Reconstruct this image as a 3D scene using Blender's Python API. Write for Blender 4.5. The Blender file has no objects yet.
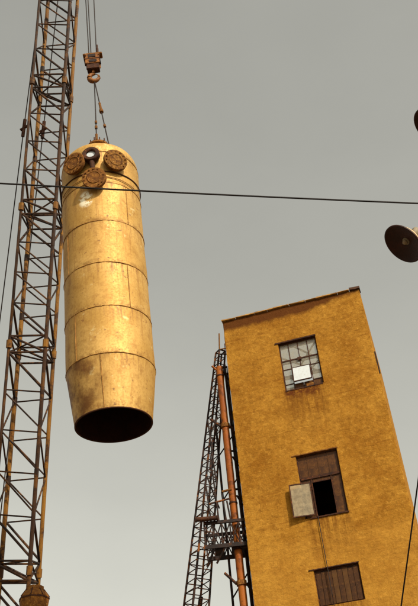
import bpy, bmesh, math, random
from mathutils import Vector, Matrix
random.seed(7)
rad = math.radians
sc = bpy.context.scene
col = sc.collection

# ------------------------------------------------------------------ camera
PITCH, ROLL = rad(37.2), math.atan2(111, 1103)
F = Vector((0, math.cos(PITCH), math.sin(PITCH)))
U0 = Vector((0, -math.sin(PITCH), math.cos(PITCH)))
X = Vector((1, 0, 0))
Rt = math.cos(ROLL) * X - math.sin(ROLL) * U0
Up = math.sin(ROLL) * X + math.cos(ROLL) * U0
cd = bpy.data.cameras.new("camera")
cd.sensor_fit = 'VERTICAL'
cd.sensor_height = 36.0
cd.sensor_width = 24.0
cd.lens = 842.0 / 606.0 * 36.0
cd.clip_end = 4000
cam = bpy.data.objects.new("camera", cd)
col.objects.link(cam)
M = Matrix((Rt, Up, -F)).transposed().to_4x4()
M.translation = Vector((0, 0, 1.7))
cam.matrix_world = M
sc.camera = cam

# ------------------------------------------------------------------ world and sun
SUN_AZ, SUN_EL = rad(180 - 34), rad(38)          # azimuth clockwise from +Y
world = bpy.data.worlds.new("World")
sc.world = world
world.use_nodes = True
wn, wl = world.node_tree.nodes, world.node_tree.links
wn.clear()
sky = wn.new('ShaderNodeTexSky')
sky.sky_type = 'NISHITA'
sky.sun_disc = False
sky.sun_elevation = SUN_EL
sky.sun_rotation = SUN_AZ
sky.altitude = 0
sky.air_density = 1.6
sky.dust_density = 3.5
sky.ozone_density = 1.0
hs = wn.new('ShaderNodeHueSaturation')           # hazy, nearly colourless sky
hs.inputs['Saturation'].default_value = 0.10
tint = wn.new('ShaderNodeMix'); tint.data_type = 'RGBA'; tint.blend_type = 'MULTIPLY'
tint.inputs[0].default_value = 1.0
tint.inputs[7].default_value = (1.0, 0.975, 0.850, 1)
bg = wn.new('ShaderNodeBackground'); bg.inputs['Strength'].default_value = 0.15
wo = wn.new('ShaderNodeOutputWorld')
wl.new(sky.outputs[0], hs.inputs['Color'])
wl.new(hs.outputs[0], tint.inputs[6])
wtc = wn.new('ShaderNodeTexCoord')                # thin uneven haze all over the sky
wmp = wn.new('ShaderNodeMapping'); wmp.inputs['Scale'].default_value = (1.0, 1.0, 2.2)
wnz = wn.new('ShaderNodeTexNoise'); wnz.inputs['Scale'].default_value = 2.6; wnz.inputs['Detail'].default_value = 6
wnz.inputs['Roughness'].default_value = .55
wmr = wn.new('ShaderNodeMapRange'); wmr.inputs[1].default_value = .3; wmr.inputs[2].default_value = .7
wmr.inputs[3].default_value = .955; wmr.inputs[4].default_value = 1.045
whz = wn.new('ShaderNodeMix'); whz.data_type = 'RGBA'; whz.blend_type = 'MULTIPLY'; whz.inputs[0].default_value = 1.0
wl.new(wtc.outputs['Generated'], wmp.inputs['Vector']); wl.new(wmp.outputs[0], wnz.inputs['Vector'])
wl.new(wnz.outputs['Fac'], wmr.inputs[0]); wl.new(wmr.outputs[0], whz.inputs[7])
wl.new(tint.outputs[2], whz.inputs[6])
wl.new(whz.outputs[2], bg.inputs['Color'])
wl.new(bg.outputs[0], wo.inputs['Surface'])
sd = bpy.data.lights.new("sun", 'SUN')
sd.energy = 4.7
sd.angle = rad(0.5)
sd.color = (1.0, 0.93, 0.80)
sun = bpy.data.objects.new("sun", sd)
col.objects.link(sun)
S = Vector((math.sin(SUN_AZ) * math.cos(SUN_EL), math.cos(SUN_AZ) * math.cos(SUN_EL), math.sin(SUN_EL)))
sun.rotation_euler = S.to_track_quat('Z', 'Y').to_euler()
sun.location = S * 80
sc.view_settings.view_transform = 'Standard'
sc.view_settings.look = 'None'
sc.view_settings.exposure = 0.05
sc.view_settings.gamma = 1.0

# ------------------------------------------------------------------ materials
class NT:
    def __init__(s, name):
        s.m = bpy.data.materials.new(name)
        s.m.use_nodes = True
        s.n, s.l = s.m.node_tree.nodes, s.m.node_tree.links
        s.b = s.n['Principled BSDF']
        s.out = s.n['Material Output']
        s.tc = s.n.new('ShaderNodeTexCoord')
    def mapv(s, scale=(1, 1, 1), loc=(0, 0, 0), src='Object'):
        mp = s.n.new('ShaderNodeMapping')
        mp.inputs['Scale'].default_value = scale
        mp.inputs['Location'].default_value = loc
        s.l.new(s.tc.outputs[src], mp.inputs['Vector'])
        return mp.outputs[0]
    def noise(s, scale, detail=6, rough=.6, vec=None, dist=0.0):
        t = s.n.new('ShaderNodeTexNoise')
        t.inputs['Scale'].default_value = scale
        t.inputs['Detail'].default_value = detail
        t.inputs['Roughness'].default_value = rough
        t.inputs['Distortion'].default_value = dist
        s.l.new(vec if vec is not None else s.tc.outputs['Object'], t.inputs['Vector'])
        return t.outputs['Fac']
    def ramp(s, v, a, b, lo=0.0, hi=1.0):
        t = s.n.new('ShaderNodeMapRange')
        t.inputs[1].default_value = a; t.inputs[2].default_value = b
        t.inputs[3].default_value = lo; t.inputs[4].default_value = hi
        t.interpolation_type = 'SMOOTHSTEP'
        s.l.new(v, t.inputs[0])
        return t.outputs[0]
    def math(s, op, a, b=None):
        t = s.n.new('ShaderNodeMath'); t.operation = op
        for i, q in enumerate((a, b)):
            if q is None: continue
            if isinstance(q, (int, float)): t.inputs[i].default_value = q
            else: s.l.new(q, t.inputs[i])
        return t.outputs[0]
    def mix(s, fac, a, b, mode='MIX'):
        t = s.n.new('ShaderNodeMix'); t.data_type = 'RGBA'; t.blend_type = mode
        if isinstance(fac, (int, float)): t.inputs[0].default_value = fac
        else: s.l.new(fac, t.inputs[0])
        for i, q in ((6, a), (7, b)):
            if isinstance(q, tuple): t.inputs[i].default_value = (*q, 1)
            else: s.l.new(q, t.inputs[i])
        return t.outputs[2]
    def xyz(s, src='Object'):
        t = s.n.new('ShaderNodeSeparateXYZ')
        s.l.new(s.tc.outputs[src], t.inputs[0])
        return t.outputs
    def base(s, c):
        if isinstance(c, tuple): s.b.inputs['Base Color'].default_value = (*c, 1)
        else: s.l.new(c, s.b.inputs['Base Color'])
    def rough(s, v):
        if isinstance(v, (int, float)): s.b.inputs['Roughness'].default_value = v
        else: s.l.new(v, s.b.inputs['Roughness'])
    def metal(s, v):
        if isinstance(v, (int, float)): s.b.inputs['Metallic'].default_value = v
        else: s.l.new(v, s.b.inputs['Metallic'])
    def bump(s, h, strength=.4, dist=.02):
        t = s.n.new('ShaderNodeBump')
        t.inputs['Strength'].default_value = strength
        t.inputs['Distance'].default_value = dist
        s.l.new(h, t.inputs['Height'])
        s.l.new(t.outputs[0], s.b.inputs['Normal'])

def mottled(name, c1, c2, scale=3.0, rough=.7, metal=0.0, c3=None, bump=.25, bd=.01, src=None):
    t = NT(name)
    v = t.mapv(src='Object')
    n1 = t.noise(scale, 8, .65, v)
    c = t.mix(t.ramp(n1, .35, .65), c1, c2)
    if c3:
        n2 = t.noise(scale * 2.7, 6, .7, t.mapv(loc=(3.1, 7.7, 1.3)))
        c = t.mix(t.ramp(n2, .54, .66), c, c3)
    t.b.inputs['Specular IOR Level'].default_value = .2
    t.base(c); t.rough(rough); t.metal(metal)
    t.bump(t.noise(scale * 9, 4, .6, v), bump, bd)
    return t.m

def world_mottled(name, c1, c2, scale, rough, c3=None, metal=0.0):
    """like mottled, but in world metres (for bars that share a scaled unit mesh)"""
    t = NT(name)
    g = t.n.new('ShaderNodeNewGeometry')
    n1 = t.noise(scale, 6, .65, g.outputs['Position'])
    c = t.mix(t.ramp(n1, .38, .62), c1, c2)
    if c3:
        mp = t.n.new('ShaderNodeMapping'); mp.inputs['Location'].default_value = (5, 2, 9)
        t.l.new(g.outputs['Position'], mp.inputs['Vector'])
        c = t.mix(t.ramp(t.noise(scale * 2.3, 5, .7, mp.outputs[0]), .5, .62), c, c3)
    t.b.inputs['Specular IOR Level'].default_value = .2
    t.base(c); t.rough(rough); t.metal(metal)
    return t.m

MAT = {}
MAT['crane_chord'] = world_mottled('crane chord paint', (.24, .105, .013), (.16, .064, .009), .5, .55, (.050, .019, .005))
MAT['crane_chord_shaded'] = world_mottled('crane chord shaded paint', (.050, .019, .005), (.024, .010, .004), .5, .6, (.10, .038, .006))  # darker copy of the chord paint, shade on two chords put into colour
MAT['crane_brace'] = world_mottled('crane lacing grimy paint', (.032, .013, .005), (.016, .007, .003), .7, .6, (.085, .032, .006))
MAT['dark_steel'] = world_mottled('sooty steel', (.016, .007, .004), (.008, .004, .003), 2.0, .65, (.050, .016, .005))
MAT['mast_steel'] = world_mottled('mast rusty steel', (.030, .011, .005), (.012, .005, .003), 1.4, .65, (.20, .06, .008))
MAT['orange_pipe'] = world_mottled('orange painted pipe', (.29, .082, .007), (.22, .054, .005), 1.3, .65, (.11, .030, .004))
MAT['rust'] = mottled('heavy rust', (.21, .080, .011), (.090, .030, .005), 5, .85, 0, (.33, .155, .028), .7, .025)
MAT['rust_b'] = mottled('flaking rust', (.25, .105, .015), (.075, .025, .005), 7.5, .85, 0, (.40, .21, .045), .8, .03)
MAT['rust_dark'] = mottled('dark rust', (.055, .017, .005), (.022, .008, .004), 4, .8, 0, (.12, .036, .007))
MAT['rope'] = world_mottled('greased wire rope', (.022, .012, .007), (.012, .007, .005), 6, .6)
MAT['cable'] = world_mottled('black cable sheath', (.012, .007, .005), (.008, .006, .005), 3, .55)
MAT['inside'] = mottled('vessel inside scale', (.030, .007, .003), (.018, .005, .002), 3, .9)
MAT['hook'] = mottled('hook block orange paint', (.26, .092, .011), (.11, .035, .006), 5, .6, .0, (.035, .012, .004))
MAT['brown_pane'] = mottled('rust filmed pane', (.085, .032, .007), (.040, .015, .005), 3.5, .38, 0, (.125, .048, .009))
MAT['shade_out'] = mottled('cream enamel', (.50, .36, .19), (.40, .26, .11), 6, .45, 0, (.26, .11, .03))
MAT['shade_in'] = mottled('shaded lamp inside', (.042, .012, .006), (.026, .009, .005), 7, .6)  # shadow inside the dish painted in as dark brown
MAT['bulb'] = mottled('dusty bulb glass', (.26, .18, .10), (.18, .12, .06), 9, .2)
MAT['pale_panel'] = mottled('pale panel', (.50, .53, .54), (.46, .48, .48), 4, .6, 0, (.40, .40, .38))
MAT['wood_pole'] = mottled('creosoted wood', (.09, .05, .025), (.05, .03, .016), 4, .85)
MAT['galv'] = mottled('weathered pole paint', (.25, .2, .13), (.17, .12, .07), 5, .6)
MAT['crane_body'] = mottled('crane body paint', (.40, .20, .03), (.30, .13, .02), 1.5, .5, 0, (.08, .04, .02))
MAT['track'] = mottled('track steel', (.05, .035, .025), (.03, .022, .018), 4, .7)
MAT['board'] = mottled('boarded plank', (.060, .022, .005), (.032, .012, .004), 4, .8, 0, (.10, .04, .008))
MAT['board_pale'] = mottled('paler boarded plank', (.085, .036, .008), (.055, .022, .006), 4, .8)
MAT['coping'] = mottled('roof flashing', (.46, .25, .06), (.30, .14, .03), 4, .6, 0, (.05, .022, .01))
MAT['coping_dark'] = mottled('tarred flashing', (.04, .018, .009), (.075, .03, .012), 5, .7)

def glass_mat(name, dust, dustcol, tint=(.9, .92, .9)):
    t = NT(name)
    t.n.remove(t.b)
    tr = t.n.new('ShaderNodeBsdfTransparent'); tr.inputs[0].default_value = (*tint, 1)
    gl = t.n.new('ShaderNodeBsdfGlossy'); gl.inputs['Roughness'].default_value = .06
    df = t.n.new('ShaderNodeBsdfDiffuse'); df.inputs[0].default_value = (*dustcol, 1)
    m1 = t.n.new('ShaderNodeMixShader'); m2 = t.n.new('ShaderNodeMixShader')
    nz = t.noise(6, 5, .7)
    fac = t.ramp(nz, .3, .75, dust * .6, min(1, dust * 1.4))
    t.l.new(fac, m1.inputs[0])
    t.l.new(tr.outputs[0], m1.inputs[1]); t.l.new(df.outputs[0], m1.inputs[2])
    fr = t.n.new('ShaderNodeFresnel'); fr.inputs[0].default_value = 1.45
    t.l.new(fr.outputs[0], m2.inputs[0])
    t.l.new(m1.outputs[0], m2.inputs[1]); t.l.new(gl.outputs[0], m2.inputs[2])
    t.l.new(m2.outputs[0], t.out.inputs['Surface'])
    return t.m
MAT['glass'] = glass_mat('dusty window glass', .34, (.42, .36, .26))
MAT['glass_pale'] = glass_mat('limewashed casement glass', .34, (.56, .43, .25))

def vessel_mat(name, seed, lo, hi):
    """dull gold-brown vessel plate; rust runs start from the seam at its top (hi) and gather over the lower one (lo)"""
    t = NT(name)
    x, y, z = t.xyz()
    v = t.mapv(loc=(seed, seed * 1.7, 0))
    big = t.noise(.7, 4, .5, v)
    c = t.mix(t.ramp(big, .35, .66), (.53, .315, .086), (.43, .238, .050))
    fine = t.noise(16.0, 6, .65, v)
    c = t.mix(t.ramp(fine, .40, .72, 0, .42), c, (.28, .130, .022))
    streak = t.noise(3.4, 6, .7, t.mapv((2.4, 2.4, .13), (seed * 2, 3, 1)))
    c = t.mix(t.ramp(streak, .48, .72, 0, .55), c, (.25, .105, .016))
    blo = t.noise(3.1, 6, .68, t.mapv(loc=(4, seed, 6)))
    c = t.mix(t.ramp(blo, .48, .70, 0, .55), c, (.26, .112, .018))
    # runs below the upper seam, dirt line above the lower seam
    run = t.math('MULTIPLY', t.ramp(z, hi - .75, hi), t.ramp(t.noise(5.2, 5, .7, t.mapv((2.6, 2.6, .2), (seed, 8, 1))), .46, .66))
    c = t.mix(t.math('MULTIPLY', run, .7), c, (.22, .090, .014))
    low = t.math('MULTIPLY', t.ramp(z, lo + .22, lo), t.ramp(t.noise(4, 5, .7, v), .40, .62))
    c = t.mix(t.math('MULTIPLY', low, .7), c, (.17, .070, .011))
    pale = t.noise(2.0, 7, .75, t.mapv(loc=(9 + seed, 4, 2)))
    pm = t.ramp(pale, .60, .70, 0, .8)
    c = t.mix(pm, c, (.60, .45, .20))
    spots = t.noise(8.0, 3, .55, t.mapv(loc=(1, 8 + seed, 5)))
    sm = t.ramp(spots, .645, .70)
    c = t.mix(t.math('MULTIPLY', sm, .7), c, (.17, .062, .010))
    if lo < 0:      # taper: rust, plus the shade of its left side painted into the colour
        left_dark = t.math('MULTIPLY', t.ramp(t.math('ADD', x, t.math('MULTIPLY', streak, .8)), .62, -.15), t.ramp(t.noise(1.6, 6, .65, v), .36, .60))
        c = t.mix(t.math('MULTIPLY', left_dark, .9), c, (.13, .045, .007))
    if 4.5 < lo < 6:   # a scraped bare patch under the front nozzle
        dx = t.math('MULTIPLY', t.math('ADD', x, .34), 3.6); dz = t.math('MULTIPLY', t.math('SUBTRACT', z, 5.80), 2.6)
        rr_ = t.math('ADD', t.math('MULTIPLY', dx, dx), t.math('MULTIPLY', dz, dz))
        pt = t.math('MULTIPLY', t.math('MULTIPLY', t.ramp(rr_, 1.0, .3), t.ramp(t.noise(6, 5, .7, v), .42, .52)), t.ramp(y, 0, -.2))
        c = t.mix(t.math('MULTIPLY', pt, .95), c, (.80, .72, .52))
    t.base(c)
    t.metal(t.math('SUBTRACT', .40, t.math('MULTIPLY', t.math('MAXIMUM', sm, run), .35)))
    t.rough(t.ramp(fine, .3, .8, .58, .70))
    t.b.inputs['Specular IOR Level'].default_value = .35
    h = t.math('ADD', t.noise(1.5, 2, .4, v), t.math('MULTIPLY', fine, .05))
    t.bump(h, .22, .04)
    return t.m
VZ = [-1.6, 0, 1.60, 3.19, 4.82, 6.42, 7.80, 8.7]
VES = [vessel_mat('vessel plate %s' % w, k * 3.7, VZ[k], VZ[k + 1]) for k, w in enumerate(('a', 'b', 'c', 'd', 'e', 'f', 'g'))]
MAT['seam'] = mottled('rusty weld bead', (.30, .140, .026), (.17, .070, .012), 5, .7, 0, (.40, .22, .05))

# ochre rendered facade; stains follow the openings they drip from
def facade_mat(front=True):
    t = NT('ochre rendered wall' if front else 'ochre side wall')
    x, y, z = t.xyz()
    big = t.noise(.55, 6, .6)
    c = t.mix(t.ramp(big, .34, .66), (.385, .182, .0240), (.275, .116, .0120))
    med = t.noise(4.2, 8, .78, t.mapv((1, 1, 1.15)))
    c = t.mix(t.ramp(med, .42, .70, 0, .75), c, (.150, .056, .006))
    med2 = t.noise(6.2, 7, .76, t.mapv((1, 1, 1.1), (4, 1, 9)))
    c = t.mix(t.ramp(med2, .50, .74, 0, .8), c, (.52, .265, .042))
    c = t.mix(t.ramp(t.noise(1.3, 7, .72, t.mapv((1, 1, 1.1), (7, 3, 2))), .46, .68, 0, .60), c, (.185, .064, .005))
    gr = t.noise(13.0, 5, .75, t.mapv((1, 1, 1.5), (3, 3, 3)))
    c = t.mix(t.ramp(gr, .46, .70, 0, .4), c, (.17, .066, .004))
    gr2 = t.noise(17.0, 4, .7, t.mapv((1, 1, 1.4), (6, 1, 8)))
    c = t.mix(t.ramp(gr2, .54, .72, 0, .45), c, (.45, .250, .032))
    br = t.n.new('ShaderNodeTexBrick')
    br.inputs['Scale'].default_value = 1.0
    br.inputs['Mortar Size'].default_value = .012
    br.inputs['Mortar Smooth'].default_value = .6
    br.inputs['Brick Width'].default_value = .42
    br.inputs['Row Height'].default_value = .17
    br.inputs['Color1'].default_value = (1, 1, 1, 1); br.inputs['Color2'].default_value = (.78, .78, .78, 1)
    br.inputs['Mortar'].default_value = (.35, .35, .35, 1)
    cmb = t.n.new('ShaderNodeCombineXYZ')
    wob = t.noise(2.0, 3, .5)
    t.l.new(t.math('ADD', x, y), cmb.inputs[0])
    t.l.new(t.math('ADD', z, t.math('MULTIPLY', wob, .10)), cmb.inputs[1])
    t.l.new(cmb.outputs[0], br.inputs['Vector'])
    rows = br.outputs['Color']
    c = t.mix(t.math('MULTIPLY', t.ramp(t.noise(1.1, 4, .6, t.mapv(loc=(2, 2, 2))),   .42, .66), .20), c, rows, 'MULTIPLY')
    lift = t.math('ABSOLUTE', t.math('SUBTRACT', t.math('FRACT', t.math('MULTIPLY', t.math('ADD', z, t.math('MULTIPLY', wob, .16)), 1 / 1.18)), .5))
    c = t.mix(t.math('MULTIPLY', t.ramp(lift, .035, .008), t.ramp(t.noise(1.7, 5, .6, t.mapv(loc=(8, 2, 5))), .44, .64, 0, .5)), c, (.17, .058, .006))
    crk = t.n.new('ShaderNodeTexVoronoi'); crk.feature = 'DISTANCE_TO_EDGE'; crk.inputs['Scale'].default_value = .55
    wv = t.n.new('ShaderNodeVectorMath'); wv.operation = 'ADD'
    nzv = t.n.new('ShaderNodeTexNoise'); nzv.inputs['Scale'].default_value = 1.6; nzv.inputs['Detail'].default_value = 6
    t.l.new(t.tc.outputs['Object'], nzv.inputs['Vector']); t.l.new(nzv.outputs['Color'], wv.inputs[0]); t.l.new(t.tc.outputs['Object'], wv.inputs[1])
    t.l.new(wv.outputs[0], crk.inputs['Vector'])
    c = t.mix(t.math('MULTIPLY', t.ramp(crk.outputs['Distance'], .008, .002), t.ramp(t.noise(.8, 4, .6, t.mapv(loc=(1, 9, 4))), .52, .64, 0, .55)), c, (.12, .040, .005))
    if front:
        # paler wash on the lowest visible storey
        c = t.mix(t.math('MULTIPLY', t.ramp(t.math('ADD', z, t.math('MULTIPLY', t.noise(4, 4, .6), .25)), 13.10, 12.70), .20), c, (.50, .25, .040))
        stre = t.noise(2.6, 7, .7, t.mapv((2.6, 1, .22)))
        for (x0, x1, zb, ln, k) in ((2.15, 3.75, 18.82, 2.6, .95), (2.25, 3.8, 13.48, 2.0, .9), (2.2, 3.8, 10.37, 2.0, .8)):
            inx = t.math('MULTIPLY', t.ramp(x, x0 - .15, x0 + .2), t.ramp(x, x1 + .15, x1 - .2))
            dz = t.math('MULTIPLY', t.ramp(z, zb - ln, zb - .05), t.ramp(z, zb + .05, zb - .02))
            mk = t.math('MULTIPLY', t.math('MULTIPLY', inx, dz), t.ramp(stre, .36, .60))
            c = t.mix(t.math('MULTIPLY', mk, k * .8), c, (.125, .042, .005))
        # rust bloom right under the top window
        bl = t.math('MULTIPLY', t.math('MULTIPLY', t.ramp(x, 2.1, 2.3), t.ramp(x, 3.75, 3.4)),
                    t.math('MULTIPLY', t.math('MULTIPLY', t.ramp(z, 18.25, 18.6), t.ramp(z, 18.95, 18.8)), t.ramp(t.noise(5, 5, .7), .36, .56)))
        c = t.mix(t.math('MULTIPLY', bl, .95), c, (.085, .022, .005))
        # dark ragged band under the roof edge, thinner towards the right
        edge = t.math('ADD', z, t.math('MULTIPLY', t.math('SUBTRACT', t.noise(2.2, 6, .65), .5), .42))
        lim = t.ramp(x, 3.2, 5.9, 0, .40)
        edge_dark = t.ramp(t.math('SUBTRACT', edge, lim), 22.18, 22.46)
        c = t.mix(t.math('MULTIPLY', edge_dark, .92), c, (.075, .022, .005))
    t.base(c); t.rough(.95); t.b.inputs['Specular IOR Level'].default_value = .08
    h = t.math('ADD', t.math('MULTIPLY', t.noise(6.5, 7, .72), 1.0), t.math('MULTIPLY', rows, .12))
    t.bump(h, .8, .045)
    return t.m
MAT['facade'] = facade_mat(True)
MAT['wall_side'] = facade_mat(False)

# ------------------------------------------------------------------ helpers
def link(name, me, mat, parent=None, loc=None):
    o = bpy.data.objects.new(name, me)
    if mat is not None and len(me.materials) == 0: me.materials.append(mat)
    col.objects.link(o)
    if parent is not None: o.parent = parent
    if loc is not None: o.location = loc
    return o
def tag(o, label=None, cat=None, group=None, kind=None):
    if label: o['label'] = label
    if cat: o['category'] = cat
    if group: o['group'] = group
    if kind: o['kind'] = kind
    return o
def empty(name, loc=(0, 0, 0), rotz=0.0):
    o = bpy.data.objects.new(name, None)
    o.empty_display_size = .2
    col.objects.link(o)
    o.location = loc; o.rotation_euler = (0, 0, rotz)
    return o
def mesh_from(bm, name, smooth=False, sharp=None):
    me = bpy.data.meshes.new(name)
    bm.normal_update()
    bm.to_mesh(me); bm.free()
    if smooth:
        for p in me.polygons: p.use_smooth = True
        if sharp: me.set_sharp_from_angle(angle=rad(sharp))
    return me
def bm_box(bm, c, s, rot=None):
    r = bmesh.ops.create_cube(bm, size=1.0)
    m = Matrix.Translation(Vector(c)) @ (rot.to_4x4() if rot else Matrix()) @ Matrix.Diagonal((*s, 1))
    bmesh.ops.transform(bm, matrix=m, verts=r['verts'])
    return r['verts']
def box(name, lo, hi, mat, parent=None, bevel=0.0):
    bm = bmesh.new()
    c = [(a + b) / 2 for a, b in zip(lo, hi)]; s = [abs(b - a) for a, b in zip(lo, hi)]
    bm_box(bm, (0, 0, 0), s)
    if bevel: bmesh.ops.bevel(bm, geom=bm.edges[:], offset=bevel, segments=2, affect='EDGES')
    return link(name, mesh_from(bm, name), mat, parent, c)
UNIT = {}
def unit_cyl(mat, n=10):
    k = (mat.name, n)
    if k not in UNIT:
        bm = bmesh.new()
        bmesh.ops.create_cone(bm, cap_ends=True, segments=n, radius1=1, radius2=1, depth=1)
        me = mesh_from(bm, 'bar', True, 40); me.materials.append(mat)
        UNIT[k] = me
    return UNIT[k]
def bar(name, a, b, r, mat, parent=None, n=10):
    a, b = Vector(a), Vector(b); d = b - a
    o = bpy.data.objects.new(name, unit_cyl(mat, n)); col.objects.link(o)
    if parent is not None: o.parent = parent
    o.location = (a + b) / 2
    o.rotation_mode = 'QUATERNION'
    o.rotation_quaternion = d.to_track_quat('Z', 'Y')
    o.scale = (r, r, d.length)
    return o
def beam(name, a, b, w, h, mat, parent=None):
    """rectangular bar from a to b"""
    a, b = Vector(a), Vector(b); d = b - a
    bm = bmesh.new(); bm_box(bm, (0, 0, 0), (w, h, d.length))
    o = link(name, mesh_from(bm, name), mat, parent, (a + b) / 2)
    o.rotation_mode = 'QUATERNION'; o.rotation_quaternion = d.to_track_quat('Z', 'Y')
    return o
def sweep(name, pts, r, mat, parent=None, n=8, smooth=True):
    bm = bmesh.new(); pts = [Vector(p) for p in pts]; rings = []
    for i, p in enumerate(pts):
        d = (pts[min(i + 1, len(pts) - 1)] - pts[max(i - 1, 0)]).normalized()
        q = d.to_track_quat('Z', 'Y')
        rr = r[i] if isinstance(r, (list, tuple)) else r
        rings.append([bm.verts.new(p + q @ Vector((rr * math.cos(2 * math.pi * k / n), rr * math.sin(2 * math.pi * k / n), 0))) for k in range(n)])
    for A, B in zip(rings, rings[1:]):
        for k in range(n): bm.faces.new((A[k], A[(k + 1) % n], B[(k + 1) % n], B[k]))
    bm.faces.new(rings[0][::-1]); bm.faces.new(rings[-1])
    return link(name, mesh_from(bm, name, smooth, 60), mat, parent)
def lathe(name, prof, mat, parent=None, n=96, close=False, sharp=35, wob=0.0, mats=None, seed=0):
    """revolve (r, z) points round Z; close joins last to first; wob pushes plates slightly out of true"""
    bm = bmesh.new(); rings = []; rnd = random.Random(seed)
    ph = [(rnd.uniform(0, 6.3), rnd.choice((2, 3, 5, 7)), rnd.uniform(.5, 1.8)) for _ in range(5)]
    for (r, z) in prof:
        if r < 1e-5:
            rings.append([bm.verts.new((0, 0, z))]); continue
        ring = []
        for k in range(n):
            a = 2 * math.pi * k / n
            w = sum(math.sin(m * a + p + z * s * 2.2) for p, m, s in ph) * wob / 5 if wob else 0
            ring.append(bm.verts.new(((r + w) * math.cos(a), (r + w) * math.sin(a), z)))
        rings.append(ring)
    pairs = list(zip(rings, rings[1:]))
    if close: pairs.append((rings[-1], rings[0]))
    for A, B in pairs:
        for k in range(n):
            k2 = (k + 1) % n
            if len(A) == 1 and len(B) == 1: continue
            if len(A) == 1: bm.faces.new((A[0], B[k2], B[k]))
            elif len(B) == 1: bm.faces.new((A[k], A[k2], B[0]))
            else: bm.faces.new((A[k], A[k2], B[k2], B[k]))
    bmesh.ops.recalc_face_normals(bm, faces=bm.faces[:])
    return link(name, mesh_from(bm, name, True, sharp), mat, parent)

# ------------------------------------------------------------------ ground
bm = bmesh.new()
bmesh.ops.create_grid(bm, x_segments=40, y_segments=40, size=1500)
gt = NT('dusty yard ground')
gt.base(gt.mix(gt.ramp(gt.noise(.35, 8, .65), .35, .65), (.16, .115, .07), (.10, .075, .05)))
gt.rough(.95); gt.bump(gt.noise(6, 6, .7), .5, .03)
tag(link('ground', mesh_from(bm, 'ground'), gt.m), kind='structure')

# ------------------------------------------------------------------ the building shell
W_, D_, H_ = 5.93, 7.0, 22.83
bld = empty('building', (0.496, 29.290, 0), rad(-13.5))
tag(bld, 'tall narrow ochre rendered building with three windows one above another', 'building')
WX0, WX1 = 2.21, 3.765
WZ = ((10.37, 11.62), (13.48, 15.96), (18.82, 21.07))
def front_wall():
    T = .30
    def fill(keys, step):
        o = []
        for a, b in zip(keys, keys[1:]):
            n = max(1, round((b - a) / step)); o += [a + (b - a) * q / n for q in range(n)]
        return o + [keys[-1]]
    kz = [0, 8.0]
    for a, b in WZ: kz += [a, b]
    kz.append(H_)
    xs = fill([0, WX0, WX1, W_], .22)
    zs = [0] + fill(kz[1:], .24)
    def hole(i, j):
        xm, zm = (xs[i] + xs[i + 1]) / 2, (zs[j] + zs[j + 1]) / 2
        return WX0 < xm < WX1 and any(a < zm < b for a, b in WZ)
    bm = bmesh.new(); cache = {}
    def v(x, y, z):
        k = (round(x, 4), round(y, 4), round(z, 4))
        if k not in cache: cache[k] = bm.verts.new(k)
        return cache[k]
    nx, nz = len(xs) - 1, len(zs) - 1
    for i in range(nx):
        for j in range(nz):
            if hole(i, j): continue
            x0, x1, z0, z1 = xs[i], xs[i + 1], zs[j], zs[j + 1]
            bm.faces.new((v(x0, 0, z0), v(x1, 0, z0), v(x1, 0, z1), v(x0, 0, z1)))
            bm.faces.new((v(x0, T, z0), v(x0, T, z1), v(x1, T, z1), v(x1, T, z0)))
            for (di, dj, a, b) in ((-1, 0, (x0, z0), (x0, z1)), (1, 0, (x1, z1), (x1, z0)), (0, -1, (x1, z0), (x0, z0)), (0, 1, (x0, z1), (x1, z1))):
                ii, jj = i + di, j + dj
                if not (0 <= ii < nx and 0 <= jj < nz) or hole(ii, jj):
                    bm.faces.new((v(a[0], 0, a[1]), v(b[0], 0, b[1]), v(b[0], T, b[1]), v(a[0], T, a[1])))
    bmesh.ops.recalc_face_normals(bm, faces=bm.faces[:])
    ed = [e for e in bm.edges if len(e.link_faces) == 2 and e.calc_face_angle(0) > 1]
    bmesh.ops.bevel(bm, geom=ed, offset=.014, segments=2, affect='EDGES')
    rn = random.Random(3)
    for q in bm.verts:
        if q.co.z < 8: continue
        if q.co.y < .05: q.co.y += rn.uniform(-.006, .006)
        if q.co.y < .05 and (q.co.x < .05 or q.co.x > W_ - .05):
            q.co.x += rn.uniform(-.016, .004) * (1 if q.co.x > 1 else -1)
        if q.co.z > H_ - .05: q.co.z += rn.uniform(-.02, .004)
    return mesh_from(bm, 'wall')
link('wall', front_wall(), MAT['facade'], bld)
def plain_wall(lo, hi):
    bm = bmesh.new()
    bm_box(bm, [(a + b) / 2 for a, b in zip(lo, hi)], [b - a for a, b in zip(lo, hi)])
    return link('wall', mesh_from(bm, 'wall'), MAT['wall_side'], bld)
plain_wall((0.002, .302, 0), (.30, D_ - .302, H_ - .02))
plain_wall((W_ - .30, .302, 0), (W_ - .002, D_ - .302, H_ - .02))
plain_wall((0.002, D_ - .30, 0), (W_ - .002, D_, H_ - .04))
for z in (12.35, 17.35, 8.0, 4.0):
    box('floor_slab', (.305, .305, z), (W_ - .305, D_ - .305, z + .22), MAT['rust_dark'], bld)
# burnt-out roof: bare joists and braces with the sky between them
for y in (1.15, 2.35, 3.6, 4.9, 6.0):
    beam('roof_joist', (.25, y, H_ - .42), (W_ - .25, y, H_ - .42), .10, .16, MAT['dark_steel'], bld)
for a, b in (((.3, 1.0), (3.2, 4.6)), ((5.6, 1.0), (2.7, 4.6)), ((1.4, .3), (4.2, 4.9)), ((4.7, .3), (1.9, 4.9))):
    beam('roof_brace', (a[0], a[1], H_ - .57), (b[0], b[1], H_ - .57), .06, .06, MAT['dark_steel'], bld)
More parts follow.
